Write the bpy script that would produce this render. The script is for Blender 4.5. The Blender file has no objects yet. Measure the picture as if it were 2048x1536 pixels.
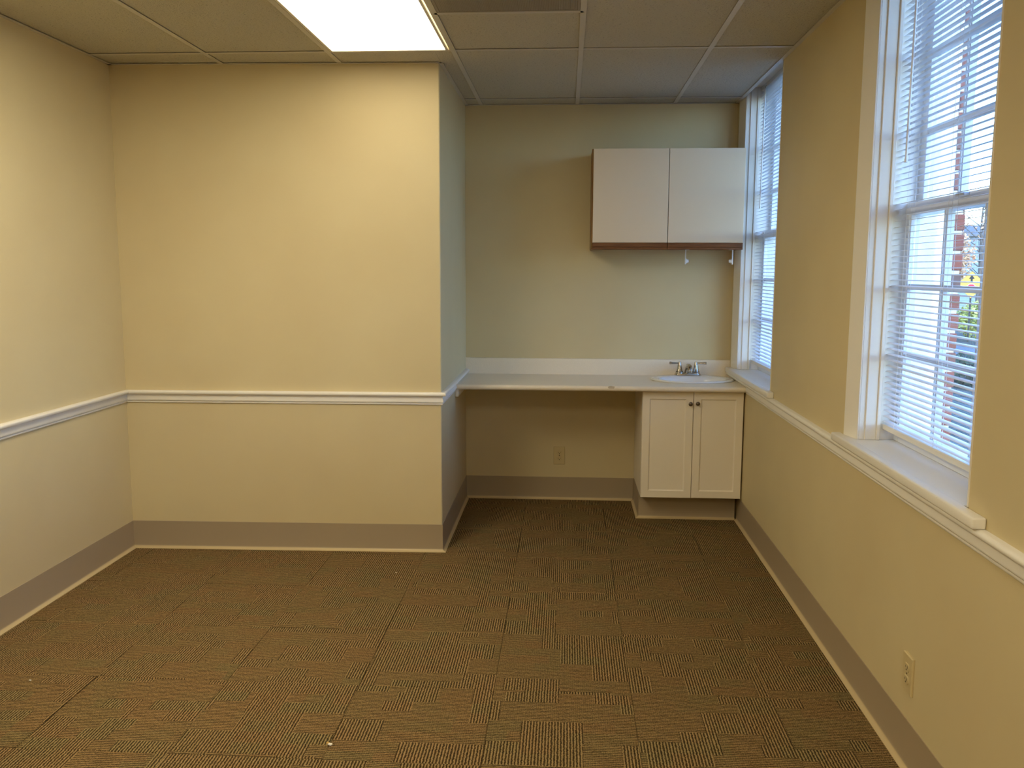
import bpy, bmesh, math, random
from mathutils import Vector, Matrix
random.seed(7)
S = bpy.context.scene
COL = S.collection
PI = math.pi

# ------------------------------------------------------------------ camera, sky, sun, exposure
def make_camera():
    cd = bpy.data.cameras.new('camera'); co = bpy.data.objects.new('camera', cd); COL.objects.link(co)
    yaw, pitch, roll = -0.0608, -0.1290, 0.0034
    fw = Vector((math.sin(yaw)*math.cos(pitch), math.cos(yaw)*math.cos(pitch), math.sin(pitch)))
    r = Vector((math.cos(yaw), -math.sin(yaw), 0)); up = r.cross(fw)
    r2 = r*math.cos(roll) + up*math.sin(roll); u2 = -r*math.sin(roll) + up*math.cos(roll)
    m = Matrix((r2, u2, -fw)).transposed().to_4x4(); m.translation = Vector((0.6574, -4.6119, 1.5243))
    co.matrix_world = m
    cd.sensor_fit = 'HORIZONTAL'; cd.sensor_width = 36; cd.lens = 1761.24/2048*36
    cd.clip_start = 0.02; cd.clip_end = 500
    S.camera = co
make_camera()

SUN_DIR = Vector((0.118, -1.0, 0.60)).normalized()          # towards the sun
w = bpy.data.worlds.new('sky'); S.world = w; w.use_nodes = True
nt = w.node_tree; bg = nt.nodes['Background']
sky = nt.nodes.new('ShaderNodeTexSky'); sky.sky_type = 'NISHITA'; sky.sun_disc = False
sky.sun_elevation = math.asin(SUN_DIR.z); sky.sun_rotation = math.atan2(SUN_DIR.x, SUN_DIR.y)
sky.air_density = 1.0; sky.dust_density = 0.4; sky.ozone_density = 1.0
SKY_STRENGTH = 1.25
bg.inputs['Strength'].default_value = SKY_STRENGTH
wb = nt.nodes.new('ShaderNodeMix'); wb.data_type = 'RGBA'; wb.blend_type = 'MULTIPLY'; wb.inputs[0].default_value = 1
wb.inputs[7].default_value = (.68, .92, 1.30, 1)            # daylight seen at an indoor white balance
nt.links.new(sky.outputs[0], wb.inputs[6]); nt.links.new(wb.outputs[2], bg.inputs['Color'])
sl = bpy.data.lights.new('sun', 'SUN'); sl.energy = 3.0; sl.angle = math.radians(0.6); sl.color = (0.80, 0.98, 1.0)
so = bpy.data.objects.new('sun', sl); COL.objects.link(so)
so.rotation_euler = SUN_DIR.to_track_quat('Z', 'Y').to_euler(); so.location = (3, -8, 8)
LAMP = (5.2, 18.0, 19.0)                                      # lens radiance, front to rear: the ceiling lamp, then two added unseen ones
LAMP_COLOR = (1.0, 0.875, 0.62)
vs = S.view_settings
vs.view_transform = 'Standard'; vs.look = 'None'; vs.gamma = 1; vs.exposure = 0.0; vs.use_curve_mapping = False
S.cycles.max_bounces = 10; S.cycles.diffuse_bounces = 6; S.cycles.transparent_max_bounces = 24
S.cycles.sample_clamp_indirect = 6.0

# ------------------------------------------------------------------ helpers
def srgb(r, g, b):
    f = lambda c: c/12.92 if c <= .04045 else ((c+.055)/1.055)**2.4
    return (f(r/255), f(g/255), f(b/255), 1)

class Mat:
    """a Principled material with a few helper calls for its node tree"""
    def __init__(s, name, color=(.8, .8, .8, 1), rough=.5, metal=0, spec=None, coat=0):
        s.m = bpy.data.materials.new(name); s.m.use_nodes = True
        s.t = s.m.node_tree; s.n = s.t.nodes; s.b = s.n['Principled BSDF']
        s.b.inputs['Base Color'].default_value = color
        s.b.inputs['Roughness'].default_value = rough; s.b.inputs['Metallic'].default_value = metal
        if spec is not None: s.b.inputs['Specular IOR Level'].default_value = spec
        if coat: s.b.inputs['Coat Weight'].default_value = coat
        s.m.diffuse_color = color
    def node(s, kind, **kw):
        n = s.n.new('ShaderNode'+kind)
        for k, v in kw.items():
            if k in n.inputs.keys() and not hasattr(type(n), k): n.inputs[k].default_value = v
            else: setattr(n, k, v)
        return n
    def link(s, a, b): s.t.links.new(a, b)
    def math(s, op, a, b=None, c=None, clamp=False):
        n = s.n.new('ShaderNodeMath'); n.operation = op; n.use_clamp = clamp
        for i, v in enumerate((a, b, c)):
            if v is None: continue
            if hasattr(v, 'is_output'): s.link(v, n.inputs[i])
            else: n.inputs[i].default_value = v
        return n.outputs[0]
    def coord(s, kind='Object'):
        return s.n.new('ShaderNodeTexCoord').outputs[kind]
    def mapping(s, vec, scale=(1, 1, 1), loc=(0, 0, 0)):
        n = s.n.new('ShaderNodeMapping'); s.link(vec, n.inputs['Vector'])
        n.inputs['Scale'].default_value = scale; n.inputs['Location'].default_value = loc
        return n.outputs[0]
    def noise(s, vec, scale, detail=2, rough=.5):
        n = s.n.new('ShaderNodeTexNoise'); s.link(vec, n.inputs['Vector'])
        n.inputs['Scale'].default_value = scale; n.inputs['Detail'].default_value = detail; n.inputs['Roughness'].default_value = rough
        return n.outputs['Fac']
    def ramp(s, fac, stops):
        n = s.n.new('ShaderNodeValToRGB'); s.link(fac, n.inputs[0]); e = n.color_ramp.elements
        while len(e) < len(stops): e.new(.5)
        for i, (p, c) in enumerate(stops): e[i].position = p; e[i].color = c
        return n.outputs[0]
    def mix(s, fac, a, b, mode='MIX'):
        n = s.n.new('ShaderNodeMix'); n.data_type = 'RGBA'; n.blend_type = mode
        for sock, v in ((n.inputs['Factor'], fac), (n.inputs[6], a), (n.inputs[7], b)):
            if hasattr(v, 'is_output'): s.link(v, sock)
            else: sock.default_value = v
        return n.outputs[2]
    def color(s, sock): s.link(sock, s.b.inputs['Base Color'])
    def bump(s, height, strength=.3, dist=.001):
        n = s.n.new('ShaderNodeBump'); n.inputs['Strength'].default_value = strength; n.inputs['Distance'].default_value = dist
        s.link(height, n.inputs['Height']); s.link(n.outputs[0], s.b.inputs['Normal'])

def box(bm, x0, x1, y0, y1, z0, z1, bev=0, seg=2):
    vs_ = [bm.verts.new(p) for p in ((x0,y0,z0),(x1,y0,z0),(x1,y1,z0),(x0,y1,z0),(x0,y0,z1),(x1,y0,z1),(x1,y1,z1),(x0,y1,z1))]
    fs = [bm.faces.new([vs_[i] for i in q]) for q in ((3,2,1,0),(4,5,6,7),(0,1,5,4),(1,2,6,5),(2,3,7,6),(3,0,4,7))]
    if bev:
        es = {e for f in fs for e in f.edges}
        bmesh.ops.bevel(bm, geom=list(es), offset=bev, segments=seg, affect='EDGES', profile=.5)

def ring_loft(bm, rings, cap0=True, cap1=True, closed=True):
    """rings: lists of points, all the same length"""
    vr = [[bm.verts.new(p) for p in r] for r in rings]; n = len(vr[0])
    for a, b in zip(vr, vr[1:]):
        for i in range(n if closed else n-1):
            j = (i+1) % n; bm.faces.new((a[i], a[j], b[j], b[i]))
    if cap0: bm.faces.new(list(reversed(vr[0])))
    if cap1: bm.faces.new(vr[-1])
    return vr

def lathe(bm, prof, center, axis='Z', n=24, sx=1, sy=1):
    """prof: (radius, height) pairs along axis"""
    c = Vector(center); rings = []
    for r, h in prof:
        ring = []
        for i in range(n):
            a = 2*PI*i/n; u, v = math.cos(a)*max(r, 1e-5)*sx, math.sin(a)*max(r, 1e-5)*sy
            p = {'Z': (u, v, h), 'Y': (u, h, -v), 'X': (h, u, v)}[axis]
            ring.append(c+Vector(p))
        rings.append(ring)
    ring_loft(bm, rings)

def tube(bm, pts, radii, n=12):
    pts = [Vector(p) for p in pts]; rings = []
    if not hasattr(radii, '__len__'): radii = [radii]*len(pts)
    for i, p in enumerate(pts):
        t = (pts[min(i+1, len(pts)-1)]-pts[max(i-1, 0)]).normalized()
        a = t.orthogonal().normalized() if i == 0 else (a-t*a.dot(t)).normalized()
        b = t.cross(a)
        rings.append([p+(a*math.cos(2*PI*k/n)+b*math.sin(2*PI*k/n))*radii[i] for k in range(n)])
    ring_loft(bm, rings)

def sweep(bm, prof, a, b, out, up=(0, 0, 1)):
    """prof: closed outline of (d, z): d along `out`, z up; swept from a to b. a and b may carry a mitre: (point, shear along the run per d)"""
    (pa, sa), (pb, sb) = a, b
    pa, pb, out = Vector(pa), Vector(pb), Vector(out).normalized(); run = (pb-pa).normalized()
    rings = [[p+out*d+Vector(up)*z+run*(s*d) for d, z in prof] for p, s in ((pa, sa), (pb, sb))]
    ring_loft(bm, rings)

def finish(bm, smooth=None):
    bmesh.ops.recalc_face_normals(bm, faces=bm.faces)
    if smooth is not None:
        for f in bm.faces: f.smooth = True
        for e in bm.edges:
            if len(e.link_faces) == 2 and e.calc_face_angle(0) > math.radians(smooth): e.smooth = False

def world_loc(o):
    v = Vector(o.location)
    while o.parent: o = o.parent; v += o.location
    return v

def obj(name, bm, mat, parent=None, smooth=None, at=None):
    """link a bmesh built in world coordinates as one mesh object; its origin is put at `at` (or at the parent's)"""
    finish(bm, smooth)
    base = world_loc(parent) if parent else Vector((0, 0, 0))
    org = Vector(at) if at is not None else base
    bmesh.ops.translate(bm, verts=bm.verts, vec=-org)
    me = bpy.data.meshes.new(name); bm.to_mesh(me); bm.free()
    o = bpy.data.objects.new(name, me); COL.objects.link(o)
    me.materials.append(mat.m if isinstance(mat, Mat) else mat)
    if parent: o.parent = parent
    o.location = org-base
    return o

def inst(name, me, loc, parent, mat=None):
    o = bpy.data.objects.new(name, me); COL.objects.link(o); o.parent = parent
    o.location = Vector(loc)-world_loc(parent)
    return o

def tag(o, label, cat, group=None):
    o['label'] = label; o['category'] = cat
    if group: o['group'] = group
    return o

def thing(name, loc, label, cat, group=None):
    o = bpy.data.objects.new(name, None); COL.objects.link(o); o.location = loc; o.empty_display_size = .05
    return tag(o, label, cat, group)

def struct(o): o['kind'] = 'structure'; return o
def struct_empty(name, loc):
    o = bpy.data.objects.new(name, None); COL.objects.link(o); o.location = loc; return struct(o)

B = bmesh.new

# ------------------------------------------------------------------ dimensions (metres)
L, W, D, H = -1.706, 1.7233, 1.160, 2.5632      # left wall, right wall, alcove back wall, ceiling
YL = -0.043                                      # the front wall is very slightly out of square
REAR = -6.2
TOP = 2.78
WINDOWS = [dict(n=1, near=0.015, far=0.990, splay=1.10, horn0=-0.085, horn1=1.115),
           dict(n=2, near=-2.262, far=-1.332, splay=-1.236, horn0=-2.385, horn1=-1.185)]
SILL = 0.907; HEAD = 2.64
XO = 2.10                                        # outer face of the brickwork

# ------------------------------------------------------------------ materials
paint = Mat('wall_paint', srgb(209, 194, 153), .55)
v = paint.coord('Object'); paint.bump(paint.noise(v, 260, 3), .12, .0012)
n_ = paint.noise(v, 1.7, 3)
paint.color(paint.ramp(n_, [(.3, srgb(206, 190, 149)), (.7, srgb(212, 198, 157))]))

trimw = Mat('white_trim_paint', srgb(236, 233, 226), .35)
trimw.bump(trimw.noise(trimw.coord(), 90, 2), .06, .001)

vinyl = Mat('brown_vinyl_base', srgb(165, 149, 124), .38)
vinyl.bump(vinyl.noise(vinyl.coord(), 500, 2), .1, .0006)
vz = vinyl.node('SeparateXYZ'); vinyl.link(vinyl.coord(), vz.inputs[0])     # paler towards the floor, at the toe of the cove
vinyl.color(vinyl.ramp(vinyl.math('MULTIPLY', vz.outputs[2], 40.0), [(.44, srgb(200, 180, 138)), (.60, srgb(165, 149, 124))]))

def carpet_material():
    m = Mat('ribbed_loop_carpet', srgb(120, 95, 60), .95, spec=.1)
    co = m.coord('Object'); info = m.node('ObjectInfo')
    add = m.node('VectorMath', operation='ADD'); m.link(co, add.inputs[0])
    cmb = m.node('CombineXYZ')
    off = m.math('MULTIPLY', info.outputs['Random'], 37.0)
    m.link(off, cmb.inputs[0]); m.link(m.math('MULTIPLY', info.outputs['Random'], 91.0), cmb.inputs[1])
    m.link(cmb.outputs[0], add.inputs[1]); P = add.outputs[0]
    nz = m.node('TexNoise'); m.link(P, nz.inputs['Vector']); nz.inputs['Scale'].default_value = 160; nz.inputs['Detail'].default_value = 2
    dis = m.node('VectorMath', operation='MULTIPLY_ADD'); m.link(nz.outputs['Color'], dis.inputs[0]); dis.inputs[1].default_value = (.012, .012, 0); m.link(P, dis.inputs[2]); Q = dis.outputs[0]
    def brick(wd, ht, offset, sq):
        b = m.node('TexBrick'); m.link(Q, b.inputs['Vector'])
        b.offset = offset; b.offset_frequency = 2; b.squash = sq; b.squash_frequency = 3
        for k, val in (('Scale', 1.0), ('Mortar Size', 0.0), ('Brick Width', wd), ('Row Height', ht), ('Bias', 0.0)): b.inputs[k].default_value = val
        b.inputs['Color1'].default_value = (0, 0, 0, 1); b.inputs['Color2'].default_value = (1, 1, 1, 1); b.inputs['Mortar'].default_value = (0, 0, 0, 1)
        return b.outputs['Color']
    A, C = brick(.21, .135, .37, .6), brick(.105, .0675, .43, 1.5)
    val = m.math('ADD', m.math('MULTIPLY', A, .74), m.math('MULTIPLY', C, .34))
    mask = m.math('GREATER_THAN', val, .52); inv = m.math('SUBTRACT', 1.0, mask)
    sep = m.node('SeparateXYZ'); m.link(P, sep.inputs[0])
    wob = m.math('MULTIPLY', m.math('SUBTRACT', m.noise(P, 95, 3), .5), .0085)
    k = 2*PI/.0102
    def ribs(u, v):                                   # ribs across u, made of loops strung along v
        r = m.math('SINE', m.math('MULTIPLY', m.math('ADD', u, wob), k))
        l = m.math('SINE', m.math('MULTIPLY', m.math('ADD', v, m.math('MULTIPLY', wob, 1.7)), 2*PI/.0072))
        return m.math('ADD', m.math('MULTIPLY', r, .80), m.math('MULTIPLY', l, .22))
    st = m.math('ADD', m.math('MULTIPLY', ribs(sep.outputs[0], sep.outputs[1]), mask), m.math('MULTIPLY', ribs(sep.outputs[1], sep.outputs[0]), m.math('MULTIPLY', inv, .62)))
    amp = m.math('MULTIPLY_ADD', m.noise(P, 38, 2), 1.1, .42)
    st = m.math('MULTIPLY_ADD', m.math('MULTIPLY', st, amp), .52, .5)
    fine = m.noise(P, 300, 2, .7); med = m.noise(P, 120, 2, .6)
    h = m.math('ADD', m.math('MULTIPLY', st, .85), m.math('MULTIPLY', fine, .4))
    tone = m.math('ADD', m.math('MULTIPLY', st, .56), m.math('ADD', m.math('MULTIPLY', fine, .60), m.math('MULTIPLY', med, .20)))
    base = m.ramp(tone, [(.37, srgb(30, 24, 15)), (.60, srgb(86, 71, 46)), (.80, srgb(146, 123, 83)), (1.0, srgb(172, 148, 106))])
    hue = m.ramp(C, [(0.0, (1.0, 1.0, .95, 1)), (.5, (1.06, .96, .91, 1)), (1.0, (.93, 1.0, .95, 1))])
    m.color(m.mix(.9, base, hue, 'MULTIPLY'))
    m.bump(h, .75, .004)
    return m
carpet = carpet_material()

acoustic = Mat('mineral_fibre_tile', srgb(214, 208, 196), .95, spec=.1)
v = acoustic.coord('Object'); info_ = acoustic.node('ObjectInfo')
mp_ = acoustic.node('VectorMath', operation='ADD'); acoustic.link(v, mp_.inputs[0])
cb_ = acoustic.node('CombineXYZ'); acoustic.link(acoustic.math('MULTIPLY', info_.outputs['Random'], 53), cb_.inputs[0]); acoustic.link(cb_.outputs[0], mp_.inputs[1])
fis = acoustic.noise(acoustic.mapping(mp_.outputs[0], (1, 1.7, 1)), 95, 4, .65); gr = acoustic.noise(mp_.outputs[0], 190, 2)
acoustic.color(acoustic.mix(acoustic.math('MULTIPLY', acoustic.math('SUBTRACT', gr, .35), .5), acoustic.ramp(fis, [(.32, srgb(104, 97, 84)), (.39, srgb(213, 208, 191))]), srgb(200, 194, 178)))
acoustic.bump(acoustic.math('ADD', acoustic.math('MINIMUM', fis, .5), acoustic.math('MULTIPLY', gr, .45)), 1.0, .012)

gridm = Mat('grid_white_metal', srgb(206, 201, 190), .4)
lamp_frame = Mat('lamp_frame_enamel', srgb(225, 220, 208), .35)
lenses = []
for k_ in LAMP:
    lens = Mat('lit_lamp_lens', (1, 1, 1, 1), .4); lenses.append(lens)
    lens.b.inputs['Emission Color'].default_value = (*LAMP_COLOR, 1); lens.b.inputs['Emission Strength'].default_value = k_
dark = Mat('dark_void', srgb(18, 16, 14), .9)
grille_m = Mat('grille_grey_metal', srgb(150, 142, 128), .5)

lam = Mat('cream_laminate', srgb(222, 213, 192), .38)
v = lam.coord('Object')
spk = lam.noise(v, 420, 2, .7); base_ = lam.ramp(spk, [(.3, srgb(228, 216, 193)), (.65, srgb(240, 229, 207))])
sepx = lam.node('SeparateXYZ'); lam.link(v, sepx.inputs[0])          # a worn brown smudge on the front edge
dx = lam.math('DIVIDE', lam.math('SUBTRACT', sepx.outputs[0], .93), .026)
dy = lam.math('DIVIDE', lam.math('SUBTRACT', sepx.outputs[1], .566), .02)
rr = lam.math('ADD', lam.math('MULTIPLY', dx, dx), lam.math('MULTIPLY', dy, dy))
edge = lam.math('ADD', rr, lam.math('MULTIPLY', lam.noise(v, 70, 3), 1.6))
sm = lam.math('MULTIPLY', lam.math('LESS_THAN', edge, 1.3), lam.math('GREATER_THAN', sepx.outputs[2], .831))
lam.color(lam.mix(lam.math('MULTIPLY', sm, .62), base_, srgb(140, 116, 74)))

cab = Mat('white_cabinet_lacquer', srgb(240, 231, 214), .4)
cabu = Mat('pale_melamine', srgb(232, 215, 186), .45)
cabu.bump(cabu.noise(cabu.coord(), 300, 2), .05, .0006)
oak = Mat('oak_strip', srgb(150, 92, 46), .42)
v = oak.coord('Object')
gn = oak.noise(oak.mapping(v, (5, 40, 130)), 1.6, 4, .65)
oak.color(oak.ramp(gn, [(.25, srgb(82, 46, 20)), (.5, srgb(118, 72, 34)), (.75, srgb(142, 92, 48))])); oak.bump(gn, .15, .001)
oakside = Mat('brown_wood_side', srgb(142, 106, 62), .5)
g2 = oakside.noise(oakside.mapping(oakside.coord(), (40, 30, 4)), 1.5, 4, .6)
oakside.color(oakside.ramp(g2, [(.3, srgb(122, 88, 48)), (.7, srgb(154, 116, 68))]))
nickel = Mat('brushed_nickel', srgb(190, 182, 170), .22, 1.0)
pewter = Mat('aged_pewter_knob', srgb(120, 108, 92), .34, 1.0)
porcelain = Mat('white_porcelain', srgb(238, 238, 236), .08, coat=.3)
ivory = Mat('ivory_plastic', srgb(204, 187, 142), .35)
slot = Mat('outlet_slot_black', srgb(14, 11, 8), .6)
white_pl = Mat('white_plastic', srgb(240, 240, 240), .3)
slat_m = Mat('white_blind_slat', srgb(232, 232, 232), .38)
slat_m.b.inputs['Transmission Weight'].default_value = 0
cord_m = Mat('white_blind_cord', srgb(236, 236, 232), .7)
clear_m = Mat('clear_wand_plastic', srgb(235, 235, 235), .12)
sash_m = Mat('white_sash_paint', srgb(230, 232, 232), .4)
stool_m = Mat('white_sill_paint', srgb(234, 231, 224), .35)
v = stool_m.coord('Object'); dirt = stool_m.noise(v, 85, 3, .75); patch = stool_m.noise(v, 6, 2)
spots_ = stool_m.math('MULTIPLY', stool_m.math('LESS_THAN', dirt, .27), stool_m.math('GREATER_THAN', patch, .5))
stool_m.color(stool_m.mix(stool_m.math('MULTIPLY', spots_, .7), srgb(234, 231, 224), srgb(90, 84, 74)))
scrap_m = Mat('white_scrap_paper', srgb(240, 236, 226), .6)
mustard = Mat('mustard_scrap_paper', srgb(205, 168, 92), .6)

glass = bpy.data.materials.new('window_glass'); glass.use_nodes = True
g = glass.node_tree; g.nodes.clear()
out = g.nodes.new('ShaderNodeOutputMaterial'); mx = g.nodes.new('ShaderNodeMixShader'); tr = g.nodes.new('ShaderNodeBsdfTransparent'); gl = g.nodes.new('ShaderNodeBsdfGlossy')
lw = g.nodes.new('ShaderNodeLayerWeight'); lw.inputs['Blend'].default_value = .5                 # Schlick reflectance, the same from both sides
pw = g.nodes.new('ShaderNodeMath'); pw.operation = 'POWER'; pw.inputs[1].default_value = 5; fr = g.nodes.new('ShaderNodeMath'); fr.operation = 'MULTIPLY_ADD'; fr.inputs[1].default_value = .95; fr.inputs[2].default_value = .04
g.links.new(lw.outputs['Facing'], pw.inputs[0]); g.links.new(pw.outputs[0], fr.inputs[0])
gl.inputs['Roughness'].default_value = 0.0; tr.inputs['Color'].default_value = (.95, .97, .97, 1)
g.links.new(fr.outputs[0], mx.inputs[0]); g.links.new(tr.outputs[0], mx.inputs[1]); g.links.new(gl.outputs[0], mx.inputs[2]); g.links.new(mx.outputs[0], out.inputs[0])

mortar = Mat('pale_mortar', srgb(200, 196, 188), .9)
brick_r = Mat('red_brick', srgb(140, 70, 60), .85); v = brick_r.coord('Object')
io_ = brick_r.node('ObjectInfo')
tone_ = brick_r.ramp(io_.outputs['Random'], [(0, srgb(150, 72, 58)), (.55, srgb(128, 60, 52)), (.8, srgb(98, 80, 78)), (1, srgb(80, 74, 78))])
brick_r.color(brick_r.mix(brick_r.noise(v, 40, 3), tone_, srgb(120, 84, 72))); brick_r.bump(brick_r.noise(v, 150, 3), .4, .003)
extwhite = Mat('exterior_white_paint', srgb(236, 238, 236), .5)

# ------------------------------------------------------------------ floor and carpet tiles
bm = B(); box(bm, L-.15, W+.27, REAR-.15, D+.15, -.15, -.008); floor = struct(obj('floor', bm, mortar))
_tile_cache = {}
def carpet_tile_mesh(wd, hd):
    key = (round(wd, 3), round(hd, 3))
    if key not in _tile_cache:
        bm = B(); g_, c_ = .0006, .0016
        def rect(i, z): return [(i, i, z), (wd-i, i, z), (wd-i, hd-i, z), (i, hd-i, z)]
        ring_loft(bm, [rect(g_, -.008), rect(g_, -.0012), rect(g_+c_, 0)]); finish(bm)
        me = bpy.data.meshes.new('carpet_tile'); bm.to_mesh(me); bm.free(); me.materials.append(carpet.m); _tile_cache[key] = me
    return _tile_cache[key]
def cuts(a, b, start, step):
    k = math.floor((a-start)/step); xs = [a]
    while True:
        k += 1; x = start+k*step
        if x >= b-.01: break
        if x > a+.01: xs.append(x)
    return xs+[b]
def lay(x0, x1, y0, y1):
    xs, ys = cuts(x0, x1, -.090, .4995), cuts(y0, y1, -1.565, .4995)
    for xa, xb in zip(xs, xs[1:]):
        for ya, yb in zip(ys, ys[1:]):
            inst('carpet_tile', carpet_tile_mesh(xb-xa, yb-ya), (xa, ya, random.uniform(-.0006, .0004)), floor)
lay(L, W, REAR, -.0655)
lay(L, 0.0, -.0655, 0.0)
lay(0.0, W, -.0655, D)

# ------------------------------------------------------------------ walls
bm = B(); box(bm, L-.15, L, REAR-.15, YL+.2, -.05, TOP); struct(obj('wall_left', bm, paint))
bm = B(); box(bm, L, W, REAR-.15, REAR, -.05, TOP); struct(obj('wall_rear', bm, paint))
bm = B(); box(bm, 0, W, D, D+.15, -.05, TOP); struct(obj('wall_back', bm, paint))
bm = B()
fp = [(L, YL), (-.004, -.0001), (0, .004), (0, D+.15), (L, D+.15)]
ring_loft(bm, [[(x, y, -.05) for x, y in fp], [(x, y, TOP) for x, y in fp]]); struct(obj('wall_front', bm, paint))

def right_wall():
    bm = B(); XI = 1.94
    # piers with a bullnosed near arris and a shallow splay on the far side of every window
    def pier(pts, z0=SILL-.031, z1=HEAD):
        ring_loft(bm, [[(x, y, z0) for x, y in pts], [(x, y, z1) for x, y in pts]])
    r = .018
    def bull(ynear):    # going from the wall face at ynear-r round into the reveal at ynear
        return [(W+r-r*math.cos(a), ynear-r+r*math.sin(a)) for a in [i*PI/2/5 for i in range(6)]]
    w1, w2 = WINDOWS
    pier([(W, REAR-.15)] + bull(w2['near']) + [(XI, w2['near']), (XI, REAR-.15)])
    pier([(XI, w2['far']), (1.742, w2['far']), (W+.001, w2['splay']-.004), (W, w2['splay'])] + bull(w1['near']) + [(XI, w1['near'])])
    pier([(XI, w1['far']), (1.742, w1['far']), (W+.001, w1['splay']-.004), (W, w1['splay']), (W, D+.15), (XI, D+.15)])
    # below the sills and above the heads the wall runs through in one piece
    box(bm, W, XI, REAR-.15, D+.15, -.05, SILL-.031)
    box(bm, W, XI, REAR-.15, D+.15, HEAD, TOP)
    return struct(obj('wall_right', bm, paint, smooth=40))
wall_right = right_wall()

# brick veneer outside, with its own bricks round each opening
bm = B(); ys_ = [REAR-.15]
for w_ in (WINDOWS[1], WINDOWS[0]): ys_ += [w_['near']-.055, w_['far']+.062]
ys_ += [D+.9]
for a_, b_ in ((0, 1), (2, 3), (4, 5)): box(bm, 1.941, XO-.006, ys_[a_]+(.006 if a_ else 0), ys_[b_]-(.006 if b_ < 5 else 0), -1.2, 4.2)
for w_ in WINDOWS:
    box(bm, 1.941, XO-.006, w_['near']-.055, w_['far']+.062, -1.2, SILL-.10); box(bm, 1.941, XO-.006, w_['near']-.055, w_['far']+.062, HEAD+.02, 4.2)
wall_ext = struct(obj('wall_exterior', bm, mortar))
def brick_mesh(lx, ly):
    bm = B(); box(bm, 0, lx, 0, ly, 0, .058, .004, 1); finish(bm)
    me = bpy.data.meshes.new('brick'); bm.to_mesh(me); bm.free(); me.materials.append(brick_r.m); return me
bA, bBm = brick_mesh(.062, .20), brick_mesh(.05, .10)
for w_ in WINDOWS:
    for k in range(27):
        z = SILL-.10+.072*k
        for side in ('near', 'far'):
            me, ly, lx = (bA, .20, .062) if k % 2 else (bBm, .10, .05)
            jit = random.uniform(-.002, .002)
            yy = w_['far']+.062+jit if side == 'far' else w_['near']-.055-ly+jit
            inst('brick', me, (XO-lx+random.uniform(0, .004), yy, z), wall_ext)

# ------------------------------------------------------------------ suspended ceiling
bm = B(); box(bm, L-.15, W+.27, REAR-.15, D+.15, TOP, TOP+.1); ceiling = struct(obj('ceiling', bm, mortar))
GX = [L, -1.114, -.5046, .105, .7146, 1.3242, W]
GY = [REAR, -5.1328, -3.9136, -2.6944, -1.4752, -.256, .9632, D]
_ct = {}
def ceiling_tile(x0, x1, y0, y1):
    g_ = .0117; key = (round(x1-x0, 4), round(y1-y0, 4))
    if key not in _ct:
        bm = B(); box(bm, g_, x1-x0-g_, g_, y1-y0-g_, 0, .015); finish(bm)
        me = bpy.data.meshes.new('ceiling_tile'); bm.to_mesh(me); bm.free(); me.materials.append(acoustic.m); _ct[key] = me
    inst('ceiling_tile', _ct[key], (x0, y0, H+.0030+random.uniform(0, .0016)), ceiling)
LIGHTS = [(2, 4), (1, 3), (4, 1)]                      # grid bays (column, row) with lamps; last two added to brighten the walls
bars = []
def bar(x0, x1, y0, y1):
    bm = B(); box(bm, x0, x1, y0, y1, H-.0005, H+.0010)
    if x1-x0 < y1-y0: box(bm, (x0+x1)/2-.002, (x0+x1)/2+.002, y0, y1, H+.001, H+.035)
    else: box(bm, x0, x1, (y0+y1)/2-.002, (y0+y1)/2+.002, H+.001, H+.035)
    obj('grid_bar', bm, gridm, ceiling)
for i in range(6):
    for j in range(7):
        x0, x1, y0, y1 = GX[i], GX[i+1], GY[j], GY[j+1]
        if y0 >= -.3:                             # the left-hand bays stop at the front wall
            if x1 <= 0: y1 = min(y1, -.001) if y0 < 0 else None
            elif x0 < 0: x0 = 0.0
        if y1 is None: continue
        if (i, j) in LIGHTS: continue
        if (i, j) == (3, 4):
            ceiling_tile(x0, x1, -.8656, y1); bar(x0, x1, -.8656-.012, -.8656+.012); continue
        if (i, j) == (2, 5):
            ceiling_tile(GX[2], .0229, y0, .0107)
        ceiling_tile(x0, x1, y0, y1)
for x in GX[1:-1]: bar(x-.012, x+.012, REAR, D if x > 0 else -.006)
for y in GY[1:-1]:
    for a_, b_ in zip(GX, GX[1:]):
        if y > 0 and b_ <= 0: continue
        if y > 0 and a_ < 0: a_ = 0.0
        bar(a_+.012, b_-.012, y-.012, y+.012)
def angle(name, a, b, out, d0=0.0):
    bm = B()
    sweep(bm, [(-d0, -.0015), (.022, -.0015), (.022, -.0002), (.0015, -.0002), (.0015, .024), (-d0, .024)], ((*a, H), 0), ((*b, H), 0), out)
    struct(obj(name, bm, gridm))
angle('trim_1', (L, REAR), (L, YL), (1, 0, 0))
angle('trim_2', (L, YL), (0, 0), (0, -1, 0))
angle('trim_3', (0, 0), (0, D), (1, 0, 0))
angle('trim_4', (0, D), (W, D), (0, -1, 0))
angle('trim_5', (W, REAR), (W, D), (-1, 0, 0))

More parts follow.
